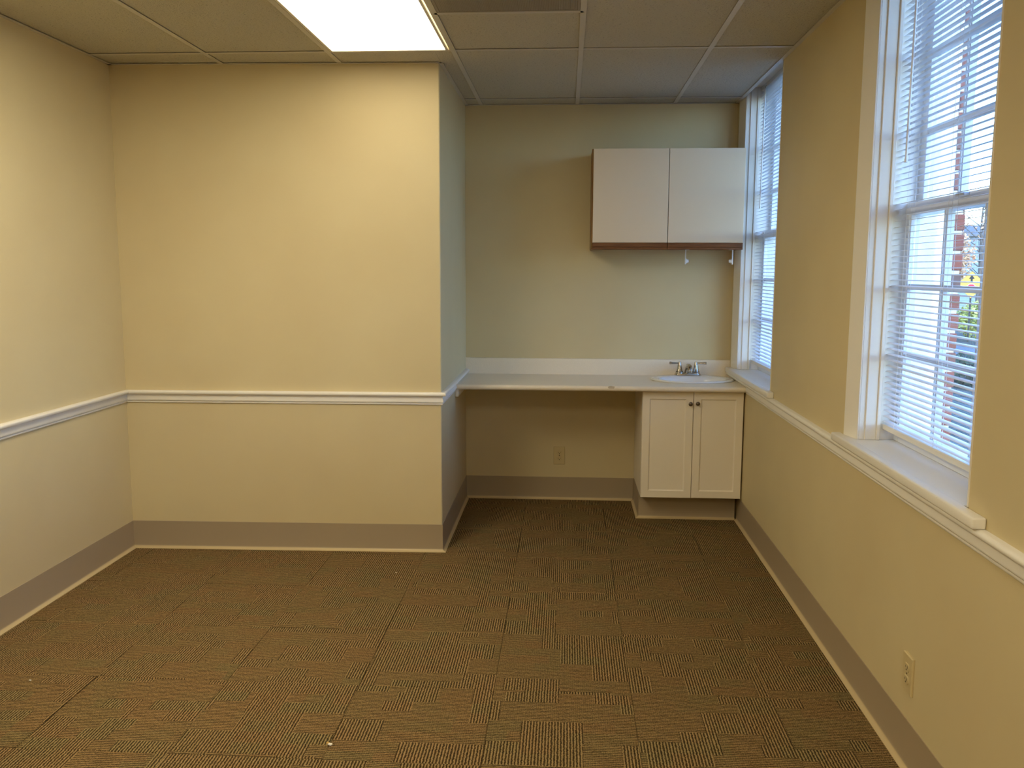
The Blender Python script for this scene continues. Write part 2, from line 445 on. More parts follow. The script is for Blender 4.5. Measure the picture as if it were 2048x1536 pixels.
# ------------------------------------------------------------------ ceiling lamps and the return-air grille
def ceiling_light(bay, label, lens):
    i, j = bay; x0, x1, y0, y1 = GX[i]+.013, GX[i+1]-.013, GY[j]+.006, GY[j+1]-.006
    t = thing('ceiling_light', ((x0+x1)/2, (y0+y1)/2, H), label, 'ceiling light', 'troffer lamps in the ceiling grid')
    bm = B(); z0, z1 = H+.002, H+.10
    for q in ((x0, x0+.004, y0, y1), (x1-.004, x1, y0, y1), (x0, x1, y0, y0+.004), (x0, x1, y1-.004, y1)): box(bm, *q, z0, z1)
    box(bm, x0, x1, y0, y1, z1, z1+.004); obj('housing', bm, lamp_frame, t)
    f = .012; bm = B(); xa, xb, ya, yb = x0+.002, x1-.010, y0+.004, y1-.003
    for q in ((xa, xa+f, ya, yb), (xb-f, xb, ya, yb), (xa+f, xb-f, ya, ya+f), (xa+f, xb-f, yb-f*.4, yb)): box(bm, *q, H-.001, H+.012)
    obj('door_frame', bm, lamp_frame, t)
    bm = B(); box(bm, xa+f, xb-f, ya+f, yb-f*.4, H+.003, H+.006); obj('diffuser', bm, lens, t)['label'] = 'glowing white acrylic diffuser'
    return t
ceiling_light(LIGHTS[0], 'lit rectangular ceiling lamp above the front wall of the room', lenses[0])
ceiling_light(LIGHTS[1], 'added fill lamp over the left middle of the room, out of view', lenses[1])  # unseen lamp put in to lift the left and front walls
ceiling_light(LIGHTS[2], 'added fill lamp over the rear of the room, out of view', lenses[2])  # unseen lamp put in to lift the near right wall

back_m = Mat('grille_back_grey', srgb(84, 78, 66), .8)
def return_grille():
    x0, x1, y0, y1 = GX[3]+.013, GX[4]-.013, GY[4]+.013, -.8656-.013
    t = thing('ceiling_grille', ((x0+x1)/2, (y0+y1)/2, H), 'square grey perforated air return grille in the ceiling beside the lit lamp', 'air vent')
    bm = B()
    for q in ((x0, x0+.010, y0, y1), (x1-.010, x1, y0, y1), (x0+.010, x1-.010, y0, y0+.010), (x0+.010, x1-.010, y1-.010, y1)): box(bm, *q, H+.001, H+.010)
    obj('frame', bm, grille_m, t)
    bm = B(); xa, xb, ya, yb = x0+.010, x1-.010, y0+.010, y1-.010; n = 84
    for k in range(1, n):
        x = xa+(xb-xa)*k/n; box(bm, x-.0019, x+.0019, ya, yb, H+.002, H+.010)
        y = ya+(yb-ya)*k/n; box(bm, xa, xb, y-.0019, y+.0019, H+.0021, H+.0099)
    o = obj('mesh_grid', bm, grille_m, t); o['kind'] = 'stuff'
    bm = B(); box(bm, x0, x1, y0, y1, H+.03, H+.034); obj('back_plate', bm, back_m, t)
return_grille()

# ------------------------------------------------------------------ chair rails and cove base
RZ0 = .808; RZ1 = .876
RAIL = [(0, 0), (.005, 0), (.008, .003), (.008, .006), (.004, .008), (.004, .0105), (.010, .012), (.0125, .016), (.012, .021), (.008, .036), (.007, .0425), (.010, .0465), (.021, .0485), (.026, .053), (.026, .060), (.022, .066), (.014, .068), (0, .068)]
RAIL_TOP = [(0, .0375), (.0075, .0375)]+[(d, z) for d, z in RAIL if z >= .042]
def rail(name, a, b, out, sa=0, sb=0, prof=RAIL):
    bm = B(); sweep(bm, prof, ((*a, RZ0), sa), ((*b, RZ0), sb), out); return struct(obj(name, bm, trimw, smooth=50))
YF = .566                                         # front of the counter
rail('trim_6', (L, REAR), (L, YL), (1, 0, 0), 0, -1)
fdir = Vector((0-L, 0-YL, 0)).normalized(); fout = Vector((fdir.y, -fdir.x, 0))
rail('trim_7', (L, YL), (0, 0), fout, 1, 1)
rail('trim_8', (0, 0), (0, YF+.004), (1, 0, 0), -1, 0)
rail('trim_9', (0, YF+.004), (0, D-.02), (1, 0, 0), 0, 0, RAIL_TOP)
rail('trim_10', (W, REAR), (W, YF+.004), (-1, 0, 0))
rail('trim_11', (W, YF+.004), (W, D-.02), (-1, 0, 0), 0, 0, RAIL_TOP)

COVE = [(0, .151), (.0030, .151), (.0032, .020), (.0045, .0135), (.0080, .0075), (.0140, .0042), (.0190, .0020), (.0195, 0), (0, 0)]
def base(name, a, b, out, sa=0, sb=0):
    bm = B(); sweep(bm, COVE, ((*a, 0), sa), ((*b, 0), sb), out); return struct(obj(name, bm, vinyl, smooth=40))
CX, CY = 1.119, .745                              # cabinet side, toe line
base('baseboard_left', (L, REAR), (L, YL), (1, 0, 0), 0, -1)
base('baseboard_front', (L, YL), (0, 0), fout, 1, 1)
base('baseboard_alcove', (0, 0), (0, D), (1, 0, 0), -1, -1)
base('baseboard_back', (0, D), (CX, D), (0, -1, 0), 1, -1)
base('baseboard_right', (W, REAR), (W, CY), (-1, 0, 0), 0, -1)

# ------------------------------------------------------------------ windows
def window(w_):
    near, far = w_['near'], w_['far']
    t = struct_empty('window_%d' % w_['n'], (1.86, (near+far)/2, SILL))
    # jambs: a thin outer strip, a step, the wide jamb board and the stop in front of the blind
    for s, y in ((1, far), (-1, near)):
        def yb(d0, d1): return (y-d1, y-d0) if s > 0 else (y+d0, y+d1)
        bm = B(); box(bm, 1.742, 1.760, *yb(-.02, .003), SILL, HEAD, .0015, 1); box(bm, 1.763, 1.802, *yb(-.02, .009), SILL, HEAD, .0015, 1); box(bm, 1.758, 1.9395, *yb(-.02, .002), SILL, HEAD)
        obj('jamb', bm, trimw, t)
        bm = B(); box(bm, 1.802, 1.815, *yb(0, .016), SILL, HEAD, .002, 1); obj('stop', bm, trimw, t)
        bm = B(); box(bm, 1.94, 2.045, *yb(-.06, -.045), SILL-.06, HEAD+.02); box(bm, 1.94, 1.99, *yb(-.046, -.010), SILL-.06, HEAD+.02); box(bm, 1.99, 2.012, *yb(-.046, -.030), SILL-.06, HEAD+.02)
        obj('outer_casing', bm, extwhite, t)
    # casings: wide and slightly splayed on the far side, narrow and rounded on the near side
    fs = w_['splay']; bm = B()
    ring_loft(bm, [[(x, y, z) for x, y in ((W-.0002, fs+.001), (W-.0055, fs-.002), (W-.005, fs-.010), (1.737, far-.0025), (1.7405, far-.0035), (1.7445, far+.001), (W+.003, fs-.004))] for z in (SILL, HEAD)])
    obj('casing', bm, trimw, t)
    r = .018; bm = B(); arc = [i*PI/2/6 for i in range(7)]
    ring_loft(bm, [[(W+r-q*math.cos(a), near-r+q*math.sin(a), z) for q, seq in ((r+.0035, arc), (r-.001, arc[::-1])) for a in seq] for z in (SILL, HEAD)])
    obj('casing', bm, trimw, t, smooth=50)
    bm = B(); box(bm, 1.742, 1.9395, near, far, HEAD-.015, HEAD); obj('head', bm, trimw, t)
    # stool with horns
    bm = B(); box(bm, 1.686, W, w_['horn0'], w_['horn1'], SILL-.031, SILL, .006, 3); box(bm, W-.004, 1.94, near, far, SILL-.031, SILL-.0005)
    ring_loft(bm, [[(x, y, z) for x, y in ((W-.004, far-.01), (W-.004, w_['splay']), (W, w_['splay']), (1.742, far), (1.742, far-.01))] for z in (SILL-.03, SILL-.0007)])
    obj('stool', bm, stool_m, t, smooth=35)
    bm = B(); ring_loft(bm, [[(x, y, z) for x, z in ((1.94, SILL-.06), (1.94, SILL-.01), (2.13, SILL-.05), (2.13, SILL-.10), (1.94, SILL-.10))] for y in (near-.05, far+.055)]); obj('outer_sill', bm, extwhite, t)
    # sashes: lower one inside, upper one outside
    zm = 1.742
    for nm, x0, x1, z0, z1, rb, rt in (('lower_sash', 1.868, 1.900, SILL, zm+.022, .062, .044), ('upper_sash', 1.904, 1.936, zm-.022, HEAD-.015, .044, .06)):
        bm = B(); st = .046; ya, yb_ = near+.001, far-.001
        box(bm, x0, x1, ya, ya+st, z0, z1, .002, 1); box(bm, x0, x1, yb_-st, yb_, z0, z1, .002, 1)
        box(bm, x0, x1, ya+st, yb_-st, z0, z0+rb, .002, 1); box(bm, x0, x1, ya+st, yb_-st, z1-rt, z1, .002, 1)
        if nm == 'lower_sash':
            box(bm, x0-.018, x0, (ya+yb_)/2-.03, (ya+yb_)/2+.03, z1-.012, z1-.002, .002, 1)
        sash = obj(nm, bm, sash_m, t)
        gy = [ya+st, 0, 0, yb_-st]; gy[1] = gy[0]+(gy[3]-gy[0])/3; gy[2] = gy[0]+(gy[3]-gy[0])*2/3
        if nm == 'lower_sash': gz = [z0+rb, 1.221, 1.469, z1-rt]
        else: gz = [z0+rb, 2.007, 2.267, z1-rt]
        for y in gy[1:3]:
            bm = B(); box(bm, x0+.006, x1-.006, y-.010, y+.010, gz[0], gz[3]); box(bm, x0+.001, x1-.001, y-.005, y+.005, gz[0], gz[3]); obj('muntin', bm, sash_m, sash)
        for z in gz[1:3]:
            bm = B(); box(bm, x0+.0065, x1-.0065, gy[0], gy[3], z-.010, z+.010); box(bm, x0+.0015, x1-.0015, gy[0], gy[3], z-.005, z+.005); obj('muntin', bm, sash_m, sash)
        for a_, b_ in zip(gy, gy[1:]):
            for c_, d_ in zip(gz, gz[1:]):
                xm = (x0+x1)/2; bm = B(); box(bm, xm-.0015, xm+.0015, a_+.004, b_-.004, c_+.004, d_-.004); obj('glass_pane', bm, glass, sash)
for w_ in WINDOWS: window(w_)

# ------------------------------------------------------------------ mini blinds
XB = 1.836
def blind(w_, label, wand_y):
    near, far = w_['near']+.012, w_['far']-.006
    t = thing('window_blind', (XB, (near+far)/2, HEAD-.016), label, 'blind', 'white slatted blinds in the windows')
    bm = B(); box(bm, XB-.013, XB+.013, near, far, HEAD-.040, HEAD-.0155, .002, 1); obj('headrail', bm, slat_m, t)
    z_top, z_bot, pitch = HEAD-.052, .978, .0206
    # one curved slat, shared by all
    bm = B(); n = 6; hw = .0125
    prof = [(-hw+2*hw*k/n, .0016*(1-(2*k/n-1)**2)) for k in range(n+1)]
    outline = [(x, z) for x, z in prof]+[(x, z-.0004) for x, z in reversed(prof)]
    ring_loft(bm, [[(x, y-(near+far)/2, z) for x, z in outline] for y in (near, far)]); finish(bm, 30)
    me = bpy.data.meshes.new('slat'); bm.to_mesh(me); bm.free(); me.materials.append(slat_m.m)
    z = z_bot; zs = []
    while z < z_top: zs.append(z); z += pitch
    for z in zs:
        o = inst('slat', me, (XB, (near+far)/2, z), t); o.rotation_euler = (random.uniform(-.0008, .0008), random.uniform(-.025, .025)-.11, 0)
    bm = B(); box(bm, XB-.012, XB+.012, near, far, .947, .968, .003, 2); obj('bottom_rail', bm, slat_m, t)
    span = far-near
    for f in (.13, .5, .87):
        bm = B(); y = near+span*f
        for dx_ in (-.0135, .0135): tube(bm, [(XB+dx_, y, .966), (XB+dx_, y, HEAD-.04)], .0007, 5)
        tube(bm, [(XB, y+.006, .966), (XB, y+.006, HEAD-.04)], .0007, 5)
        obj('ladder_cord', bm, cord_m, t)
    bm = B(); tube(bm, [(XB-.020, wand_y, HEAD-.05), (XB-.024, wand_y+.004, 1.905)], .0042, 8); tube(bm, [(XB-.024, wand_y+.004, 1.905), (XB-.024, wand_y+.004, 1.893)], .0055, 8)
    wd = obj('tilt_wand', bm, clear_m, t, smooth=40)
    bm = B(); tube(bm, [(XB-.006, wand_y, HEAD-.03), (XB-.018, wand_y, HEAD-.036), (XB-.020, wand_y, HEAD-.052)], .0018, 6); obj('wand_hook', bm, nickel, wd)
blind(WINDOWS[0], 'white mini blind in the far window beside the sink and wall cabinet', .84)
blind(WINDOWS[1], 'white mini blind in the near large window, with a hanging tilt wand', -1.455)

# ------------------------------------------------------------------ countertop with a hole for the basin
ZC0, ZC1 = .8137, .8446
SX, SY, SA, SB_ = 1.449, .912, .258, .200         # basin centre and half axes
def counter():
    t = thing('countertop', (.86, .86, ZC0), 'long cream laminate countertop with a backsplash, spanning the alcove', 'countertop')
    bm = B(); y1 = D-.001; xs0 = 1.165; xe = W-.001; xa = .001
    nose = [(YF+.012, ZC0)]+[(YF+.0125-.0125*math.sin(a), (ZC0+ZC1)/2-math.cos(a)*(ZC1-ZC0)/2) for a in [i*PI/10 for i in range(1, 10)]]+[(YF+.012, ZC1)]
    ring_loft(bm, [[(x, y, z) for y, z in nose] for x in (xa, xe)])
    box(bm, xa, xs0, YF+.012, y1, ZC0, ZC1)
    # right part: a ring round the elliptic hole
    N = 64; angs = [2*PI*i/N for i in range(N)]
    corners = [(xs0, YF+.012), (xe, YF+.012), (xe, y1), (xs0, y1)]
    angs += [math.atan2(cy-SY, cx-SX) % (2*PI) for cx, cy in corners]; angs = sorted(set(round(a, 6) for a in angs))
    def rect_pt(a):
        dx_, dy_ = math.cos(a), math.sin(a); ts = []
        if dx_ > 1e-9: ts.append((xe-SX)/dx_)
        if dx_ < -1e-9: ts.append((xs0-SX)/dx_)
        if dy_ > 1e-9: ts.append((y1-SY)/dy_)
        if dy_ < -1e-9: ts.append((YF+.012-SY)/dy_)
        k = min(ts); return SX+dx_*k, SY+dy_*k
    def ell(a):
        dx_, dy_ = math.cos(a), math.sin(a); k = 1/math.sqrt((dx_/(SA-.03))**2+(dy_/(SB_-.025))**2); return SX+dx_*k, SY+dy_*k
    def ringv(f, z): return [bm.verts.new((*f(a), z)) for a in angs]
    o1, i1, o0, i0 = ringv(rect_pt, ZC1), ringv(ell, ZC1), ringv(rect_pt, ZC0), ringv(ell, ZC0); n = len(angs)
    for i in range(n):
        j = (i+1) % n
        for q in ((o1[i], o1[j], i1[j], i1[i]), (o0[i], o0[j], i0[j], i0[i]), (i1[i], i1[j], i0[j], i0[i]), (o1[i], o1[j], o0[j], o0[i])): bm.faces.new(q)
    obj('worktop', bm, lam, t, smooth=30, at=(0, 0, 0))
    bs = [(y1, ZC1), (y1, .949), (y1-.012, .949), (y1-.017, .947), (y1-.019, .942), (y1-.019, ZC1+.006), (y1-.022, ZC1)]
    bm = B(); ring_loft(bm, [[(x, y, z) for y, z in bs] for x in (xa, xe)]); obj('backsplash', bm, lam, t, smooth=40, at=(0, 0, 0))
    bm = B(); box(bm, .0005, .020, YF+.02, D-.02, .768, ZC0-.0005, .002, 1); obj('support_cleat', bm, trimw, t)
counter()

# ------------------------------------------------------------------ basin and tap
def basin():
    t = thing('sink_basin', (SX, SY, ZC1), 'oval white porcelain basin set in the right end of the counter', 'sink')
    bm = B(); n = 56; yb_ = SY-.028; rings = []
    for a_, b_, cy_, z in ((SA-.004, SB_-.004, SY, ZC1+.0003), (SA, SB_, SY, ZC1+.004), (SA-.003, SB_-.003, SY, ZC1+.009), (SA-.012, SB_-.012, SY, ZC1+.0125),
                           (SA-.045, SB_-.046, yb_+.004, ZC1+.0115), (SA-.055, SB_-.058, yb_, ZC1+.007), (SA-.062, SB_-.066, yb_, ZC1-.012),
                           (SA-.075, SB_-.080, yb_, ZC1-.06), (SA-.115, SB_-.11, yb_, ZC1-.11), (SA-.17, SB_-.15, yb_, ZC1-.13), (.03, .03, yb_, ZC1-.136), (.022, .022, yb_, ZC1-.138)):
        rings.append([(SX+a_*math.cos(2*PI*i/n), cy_+b_*math.sin(2*PI*i/n), z) for i in range(n)])
    ring_loft(bm, rings, cap0=False); obj('bowl', bm, porcelain, t, smooth=60)
    bm = B(); lathe(bm, [(.0225, 0), (.0225, .002), (.018, .003), (.006, .001), (0, .001)], (SX, yb_, ZC1-.1375)); obj('drain', bm, nickel, t, smooth=50)
basin()

def tap():
    X, Y, Z = 1.441, 1.062, ZC1+.0125
    t = thing('faucet', (X, Y, Z), 'brushed nickel two-handle tap standing behind the oval basin', 'faucet')
    bm = B(); n = 32
    def stad(w_, d_, z):      # stadium outline
        pts = []
        for i in range(n):
            a = 2*PI*i/n; cx = (w_-d_)*(1 if math.cos(a) > 0 else -1); pts.append((X+cx+d_*math.cos(a), Y+d_*math.sin(a), z))
        return pts
    ring_loft(bm, [stad(.083, .028, Z), stad(.083, .028, Z+.006), stad(.079, .025, Z+.013), stad(.072, .020, Z+.017)]); obj('base', bm, nickel, t, smooth=45)
    for s in (-1, 1):
        bm = B(); hx = X+s*.0515
        lathe(bm, [(.026, Z+.010), (.0265, Z+.016), (.0235, Z+.021), (.022, Z+.0225), (.022, Z+.025), (.0195, Z+.029), (.0165, Z+.042), (.014, Z+.058), (.0128, Z+.064), (.0125, Z+.069), (.0095, Z+.074), (.0095, Z+.081), (.007, Z+.086), (0, Z+.087)], (hx, Y, 0), n=20)
        h = obj('handle', bm, nickel, t, smooth=40)
        bm = B(); tube(bm, [(hx+s*.004, Y, Z+.0775), (hx+s*.020, Y-.001, Z+.0775), (hx+s*.045, Y-.003, Z+.078), (hx+s*.061, Y-.004, Z+.0785), (hx+s*.066, Y-.004, Z+.0785)], [.0052, .0050, .0068, .0086, .0080], 12); obj('lever', bm, nickel, h, smooth=40)
        bm = B(); lathe(bm, [(.0232, Z+.0215), (.0232, Z+.0245)], (hx, Y, 0), n=20); obj('gasket', bm, slot, h)
    bm = B(); tube(bm, [(X, Y, Z+.012), (X, Y-.004, Z+.034), (X, Y-.022, Z+.052), (X, Y-.052, Z+.063), (X, Y-.085, Z+.062), (X, Y-.108, Z+.050), (X, Y-.112, Z+.040)], [.022, .019, .0165, .0155, .015, .0145, .0135], 16)
    obj('spout', bm, nickel, t, smooth=50)
    bm = B(); tube(bm, [(X, Y+.016, Z+.012), (X, Y+.016, Z+.060)], .0022, 8); lathe(bm, [(.002, Z+.058), (.0055, Z+.062), (.006, Z+.066), (.004, Z+.070), (0, Z+.071)], (X, Y+.016, 0), n=12); obj('lift_rod', bm, nickel, t, smooth=40)
tap()

# ------------------------------------------------------------------ cabinet under the sink
def shaker_door(bm, x0, x1, y, z0, z1, th, st):
    """slab with a chamfered recessed panel; front face at y"""
    def rect(i, yy): return [(x0+i, yy, z0+i), (x1-i, yy, z0+i), (x1-i, yy, z1-i), (x0+i, yy, z1-i)]
    ring_loft(bm, [rect(0, y+th), rect(0, y+.002), rect(.002, y), rect(st, y), rect(st+.007, y+.007)])
def sink_cabinet():
    t = thing('sink_cabinet', (1.42, .9, 0), 'white two-door base cabinet under the basin, against the right wall', 'cabinet')
    zt = ZC0-.0005; bm = B()
    box(bm, CX, CX+.018, .640, D-.002, .160, zt); box(bm, W-.024, W-.006, .640, D-.002, .160, zt)
    box(bm, CX+.018, W-.024, .640, D-.002, .160, .178); box(bm, CX+.018, W-.024, D-.012, D-.002, .178, zt)
    box(bm, CX+.018, W-.024, .640, .658, zt-.05, zt); obj('carcass', bm, cab, t)
    bm = B(); box(bm, CX+.003, W-.016, CY+.003, D-.016, .0, .160); obj('plinth', bm, cab, t)
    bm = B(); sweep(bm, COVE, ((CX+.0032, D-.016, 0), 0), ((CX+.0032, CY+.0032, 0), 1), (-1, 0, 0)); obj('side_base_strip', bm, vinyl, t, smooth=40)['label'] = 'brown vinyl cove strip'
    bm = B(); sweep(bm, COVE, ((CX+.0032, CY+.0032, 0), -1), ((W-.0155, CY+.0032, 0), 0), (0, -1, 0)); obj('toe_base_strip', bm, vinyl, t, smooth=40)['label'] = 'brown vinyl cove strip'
    for x0, x1, z0, kx, kz in ((CX+.001, 1.4195, .1625, 1.4015, .738), (1.4225, W-.009, .1635, 1.4440, .7405)):
        bm = B(); shaker_door(bm, x0, x1, .620, z0, zt-.006, .0185, .042); d = obj('door', bm, cab, t)
        bm = B(); lathe(bm, [(.0055, 0), (.0050, -.010), (.0065, -.013), (.0118, -.016), (.0128, -.020), (.0115, -.024), (.007, -.0268), (0, -.0275)], (kx, .6205, kz), 'Y', 20); obj('knob', bm, pewter, d, smooth=40)['label'] = 'round aged pewter knob'
sink_cabinet()

# ------------------------------------------------------------------ wall cabinet
def wall_cabinet():
    x0, x1, z0, z1, yf = .806, W-.004, 1.650, 2.250, .845
    t = thing('wall_cabinet', ((x0+x1)/2, D, z0), 'wall cabinet with two pale doors edged by oak strips, above the sink', 'cabinet')
    bm = B(); yb_ = yf+.0205
    box(bm, x0, x0+.016, yb_, D-.001, z0, z1); obj('side_panel', bm, oakside, t)['label'] = 'brown wood-grain side panel'
    bm = B(); box(bm, x1-.016, x1, yb_, D-.001, z0, z1); box(bm, x0+.016, x1-.016, yb_, D-.001, z0+.004, z0+.02); box(bm, x0+.016, x1-.016, yb_, D-.001, z1-.016, z1); box(bm, x0+.016, x1-.016, D-.008, D-.001, z0+.02, z1-.016)
    obj('carcass', bm, oakside, t)
    for xa, xb in ((x0+.008, 1.2655), (1.2690, x1-.001)):
        bm = B(); box(bm, xa, xb, yf, yf+.019, 1.6905, z1-.001, .0012, 1); d = obj('door', bm, cabu, t)
        prof = [(yf+.019, 0), (yf+.019, .041), (yf-.001, .041), (yf-.001, .0165), (yf+.003, .0150), (yf+.003, .0130), (yf-.001, .0115), (yf-.001, .003), (yf+.002, 0)]
        bm = B(); ring_loft(bm, [[(x, y, 1.6490+z) for y, z in prof] for x in (xa, xb)]); obj('oak_pull', bm, oak, d)['label'] = 'grooved oak finger-pull strip'
wall_cabinet()

def towel_arm(x, s, label):
    t = thing('paper_towel_arm', (x, 1.0, 1.654), label, 'paper towel holder', 'paper towel holder arms under the wall cabinet')
    y = 1.0; z = 1.654
    bm = B(); prof = []
    for k in range(13):
        u = k/12; hw = .011+.004*math.sin(u*PI)*0+(.004 if u > .6 else 0); prof.append((y-hw, y+hw, z-.002-u*.090))
    ring_loft(bm, [[(x-.003, a, h), (x+.003, a, h), (x+.003, b, h), (x-.003, b, h)] for a, b, h in prof]); box(bm, x-(.003 if s > 0 else .022), x+(.022 if s > 0 else .003), y-.013, y+.013, z-.004, z-.0005, .001, 1)
    obj('arm', bm, white_pl, t)
    bm = B(); lathe(bm, [(.015, 0), (.015, s*.004), (.011, s*.008), (.0105, s*.016), (.006, s*.0185), (0, s*.019)], (x+s*.003, y, z-.072), 'X', 18); obj('spindle', bm, white_pl, t, smooth=40)
towel_arm(1.398, 1, 'left white plastic paper towel arm hanging beneath the wall cabinet')
towel_arm(1.687, -1, 'right white plastic paper towel arm hanging beneath the wall cabinet, by the window')

# ------------------------------------------------------------------ outlets
def outlet(center, u, nrm, label):
    c, u, nrm = Vector(center), Vector(u), Vector(nrm); up = Vector((0, 0, 1))
    t = thing('wall_outlet', c, label, 'outlet', 'duplex wall outlets')
    def P(a, b, d): return c+u*a+up*b+nrm*d
    w2, h2, th = .0375, .060, .0075
    bm = B()
    def rect(i, d): return [P(-w2+i, -h2+i, d), P(w2-i, -h2+i, d), P(w2-i, h2-i, d), P(-w2+i, h2-i, d)]
    ring_loft(bm, [rect(0, .0003), rect(0, th-.003), rect(.003, th)]); obj('cover_plate', bm, ivory, t)
    for s in (-1, 1):
        bm = B(); oc = s*.0195; n = 24; pts = []
        for i in range(n):
            a = 2*PI*i/n; pts.append((.0172*math.cos(a), max(-.0125, min(.0125, .0172*math.sin(a)))))
        ring_loft(bm, [[P(a, b+oc, th-.001) for a, b in pts], [P(a, b+oc, th+.0018) for a, b in pts], [P(a*.93, b*.93+oc, th+.0026) for a, b in pts]])
        r_ = obj('receptacle', bm, ivory, t)
        bm = B()
        for a, hw, hh, dz in ((-.0064, .0012, .0042, .002), (.0064, .0012, .0034, .002), (0, .0024, .0024, -.0068)):
            ring_loft(bm, [[P(a-hw, dz-hh+oc, d), P(a+hw, dz-hh+oc, d), P(a+hw, dz+hh+oc, d), P(a-hw, dz+hh+oc, d)] for d in (th+.002, th+.0029)])
        obj('slots', bm, slot, r_)
    bm = B(); ring_loft(bm, [[P(.003*math.cos(a), .003*math.sin(a), d) for a in [2*PI*i/10 for i in range(10)]] for d in (th-.001, th+.001)]); obj('screw', bm, nickel, t)
outlet((.6235, D, .298), (1, 0, 0), (0, -1, 0), 'ivory wall outlet low on the alcove wall, under the counter')
outlet((W, -1.972, .298), (0, 1, 0), (-1, 0, 0), 'ivory wall outlet low on the right wall, below the near window')

# ------------------------------------------------------------------ litter on the carpet
def scrap(c, r, seed, mat, name, label, parent=None):
    rnd = random.Random(seed); bm = B(); bmesh.ops.create_icosphere(bm, subdivisions=2, radius=r)
    for v_ in bm.verts:
        k = rnd.uniform(.55, 1.15); v_.co = Vector((v_.co.x*k*1.25, v_.co.y*k, v_.co.z*k*.6))
    lo = min(v_.co.z for v_ in bm.verts)
    bmesh.ops.translate(bm, verts=bm.verts, vec=Vector(c)-Vector((0, 0, lo)))
    o = obj(name, bm, mat, parent, at=c)
    return tag(o, label, 'litter') if label else o
sc_ = scrap((-.087, -1.984, 0), .0065, 3, scrap_m, 'paper_scrap', 'small crumpled white scrap with a mustard end lying on the carpet')
scrap((-.097, -1.974, 0), .0048, 5, mustard, 'mustard_end', None, sc_)['label'] = 'mustard coloured end'
scrap((-1.319, -1.618, 0), .0042, 8, scrap_m, 'paper_fleck', 'tiny white fleck on the carpet near the left wall')
scrap((-.187, -.355, 0), .0030, 9, scrap_m, 'lint_speck', 'tiny pale lint speck on the carpet before the front wall')

# ------------------------------------------------------------------ outdoors, seen through the near window
GZ = -1.2
groundm = Mat('shade_dark_ground', srgb(74, 80, 84), .95); v = groundm.coord()  # ground colour kept dark to stand in for shade
gn_ = groundm.noise(v, 2.4, 5, .7); groundm.color(groundm.ramp(gn_, [(.35, srgb(30, 38, 30)), (.5, srgb(58, 64, 60)), (.65, srgb(98, 100, 98))])); groundm.bump(gn_, .8, .1)
asphalt = Mat('asphalt', srgb(96, 100, 108), .9); asphalt.bump(asphalt.noise(asphalt.coord(), 60, 3), .4, .01)
bm = B(); box(bm, 2.0, 500, -200, 800, GZ-.2, GZ); box(bm, -300, 2.0, D+.9, 800, GZ-.2, GZ); struct(obj('ground', bm, groundm))
bm = B(); ring_loft(bm, [[(x, y, z) for x, y in ((6, 24), (60, 16), (60, 22), (6, 30))] for z in (GZ, GZ+.03)]); struct(obj('road', bm, asphalt))

def leaf_mass(name, parent, c, rad, n, size, mat, seed, at=None):
    rnd = random.Random(seed); bm = B()
    for _ in range(n):
        d = Vector((rnd.gauss(0, 1), rnd.gauss(0, 1), rnd.gauss(0, 1))).normalized(); k = rnd.uniform(.55, 1)
        p = Vector(c)+Vector((d.x*rad[0]*k, d.y*rad[1]*k, d.z*rad[2]*k))
        a = Vector((rnd.gauss(0, 1), rnd.gauss(0, 1), rnd.gauss(0, 1))).normalized(); b = a.orthogonal().normalized(); s_ = size*rnd.uniform(.6, 1.3)
        bm.faces.new([bm.verts.new(p+q) for q in (a*s_, b*s_*.5, -a*s_, -b*s_*.5)])
    return obj(name, bm, mat, parent)
def leaf_mat(name, c1, c2):
    m = Mat(name, c1, .6); m.color(m.ramp(m.noise(m.coord(), 3.5, 3, .7), [(.35, c1), (.65, c2)])); return m
lf_y = leaf_mat('yellow_green_leaves', srgb(120, 128, 50), srgb(226, 216, 120))
lf_o = leaf_mat('autumn_leaves', srgb(150, 92, 56), srgb(226, 186, 140))
lf_d = leaf_mat('dark_leaves', srgb(30, 44, 32), srgb(66, 84, 66))
bark = Mat('grey_bark', srgb(98, 88, 80), .9)
def shrub(c, rad, n, size, mat, seed, name, label, group=None, core=True):
    t = thing(name, (c[0], c[1], GZ), label, 'shrub', group)
    leaf_mass('foliage', t, (c[0], c[1], c[2]), rad, n, size, mat, seed)
    bm = B(); rnd = random.Random(seed)
    for k in range(5):
        a = rnd.uniform(0, 2*PI); tube(bm, [(c[0], c[1], GZ), (c[0]+math.cos(a)*rad[0]*.3, c[1]+math.sin(a)*rad[1]*.3, c[2]), (c[0]+math.cos(a)*rad[0]*.55, c[1]+math.sin(a)*rad[1]*.5, c[2]+rad[2]*.5)], [.03, .02, .008], 6)
    obj('stems', bm, bark, t)
for k, (x, y, lab) in enumerate(((14.6, 31.9, 'yellow-green leafy bush behind the left of the warning sign post'), (17.45, 31.5, 'yellow-green leafy bush behind the right of the warning sign post'), (20.3, 31.1, 'yellow-green leafy bush at the far right of the bush row outside'))):
    shrub((x, y, -.40), (1.35, .9, .85), 3400, .085, lf_y, 20+k, 'leafy_bush', lab, 'yellow-green bushes outside the window')
for k, (x, y, lab) in enumerate(((10.2, 17.2, 'low dark shrub outside, first of two along the road edge'), (13.4, 17.4, 'low dark shrub outside, second of two along the road edge'))):
    shrub((x, y, -.85), (1.5, .8, .45), 2200, .07, lf_d, 40+k, 'dark_shrub', lab, 'low dark shrubs outside')

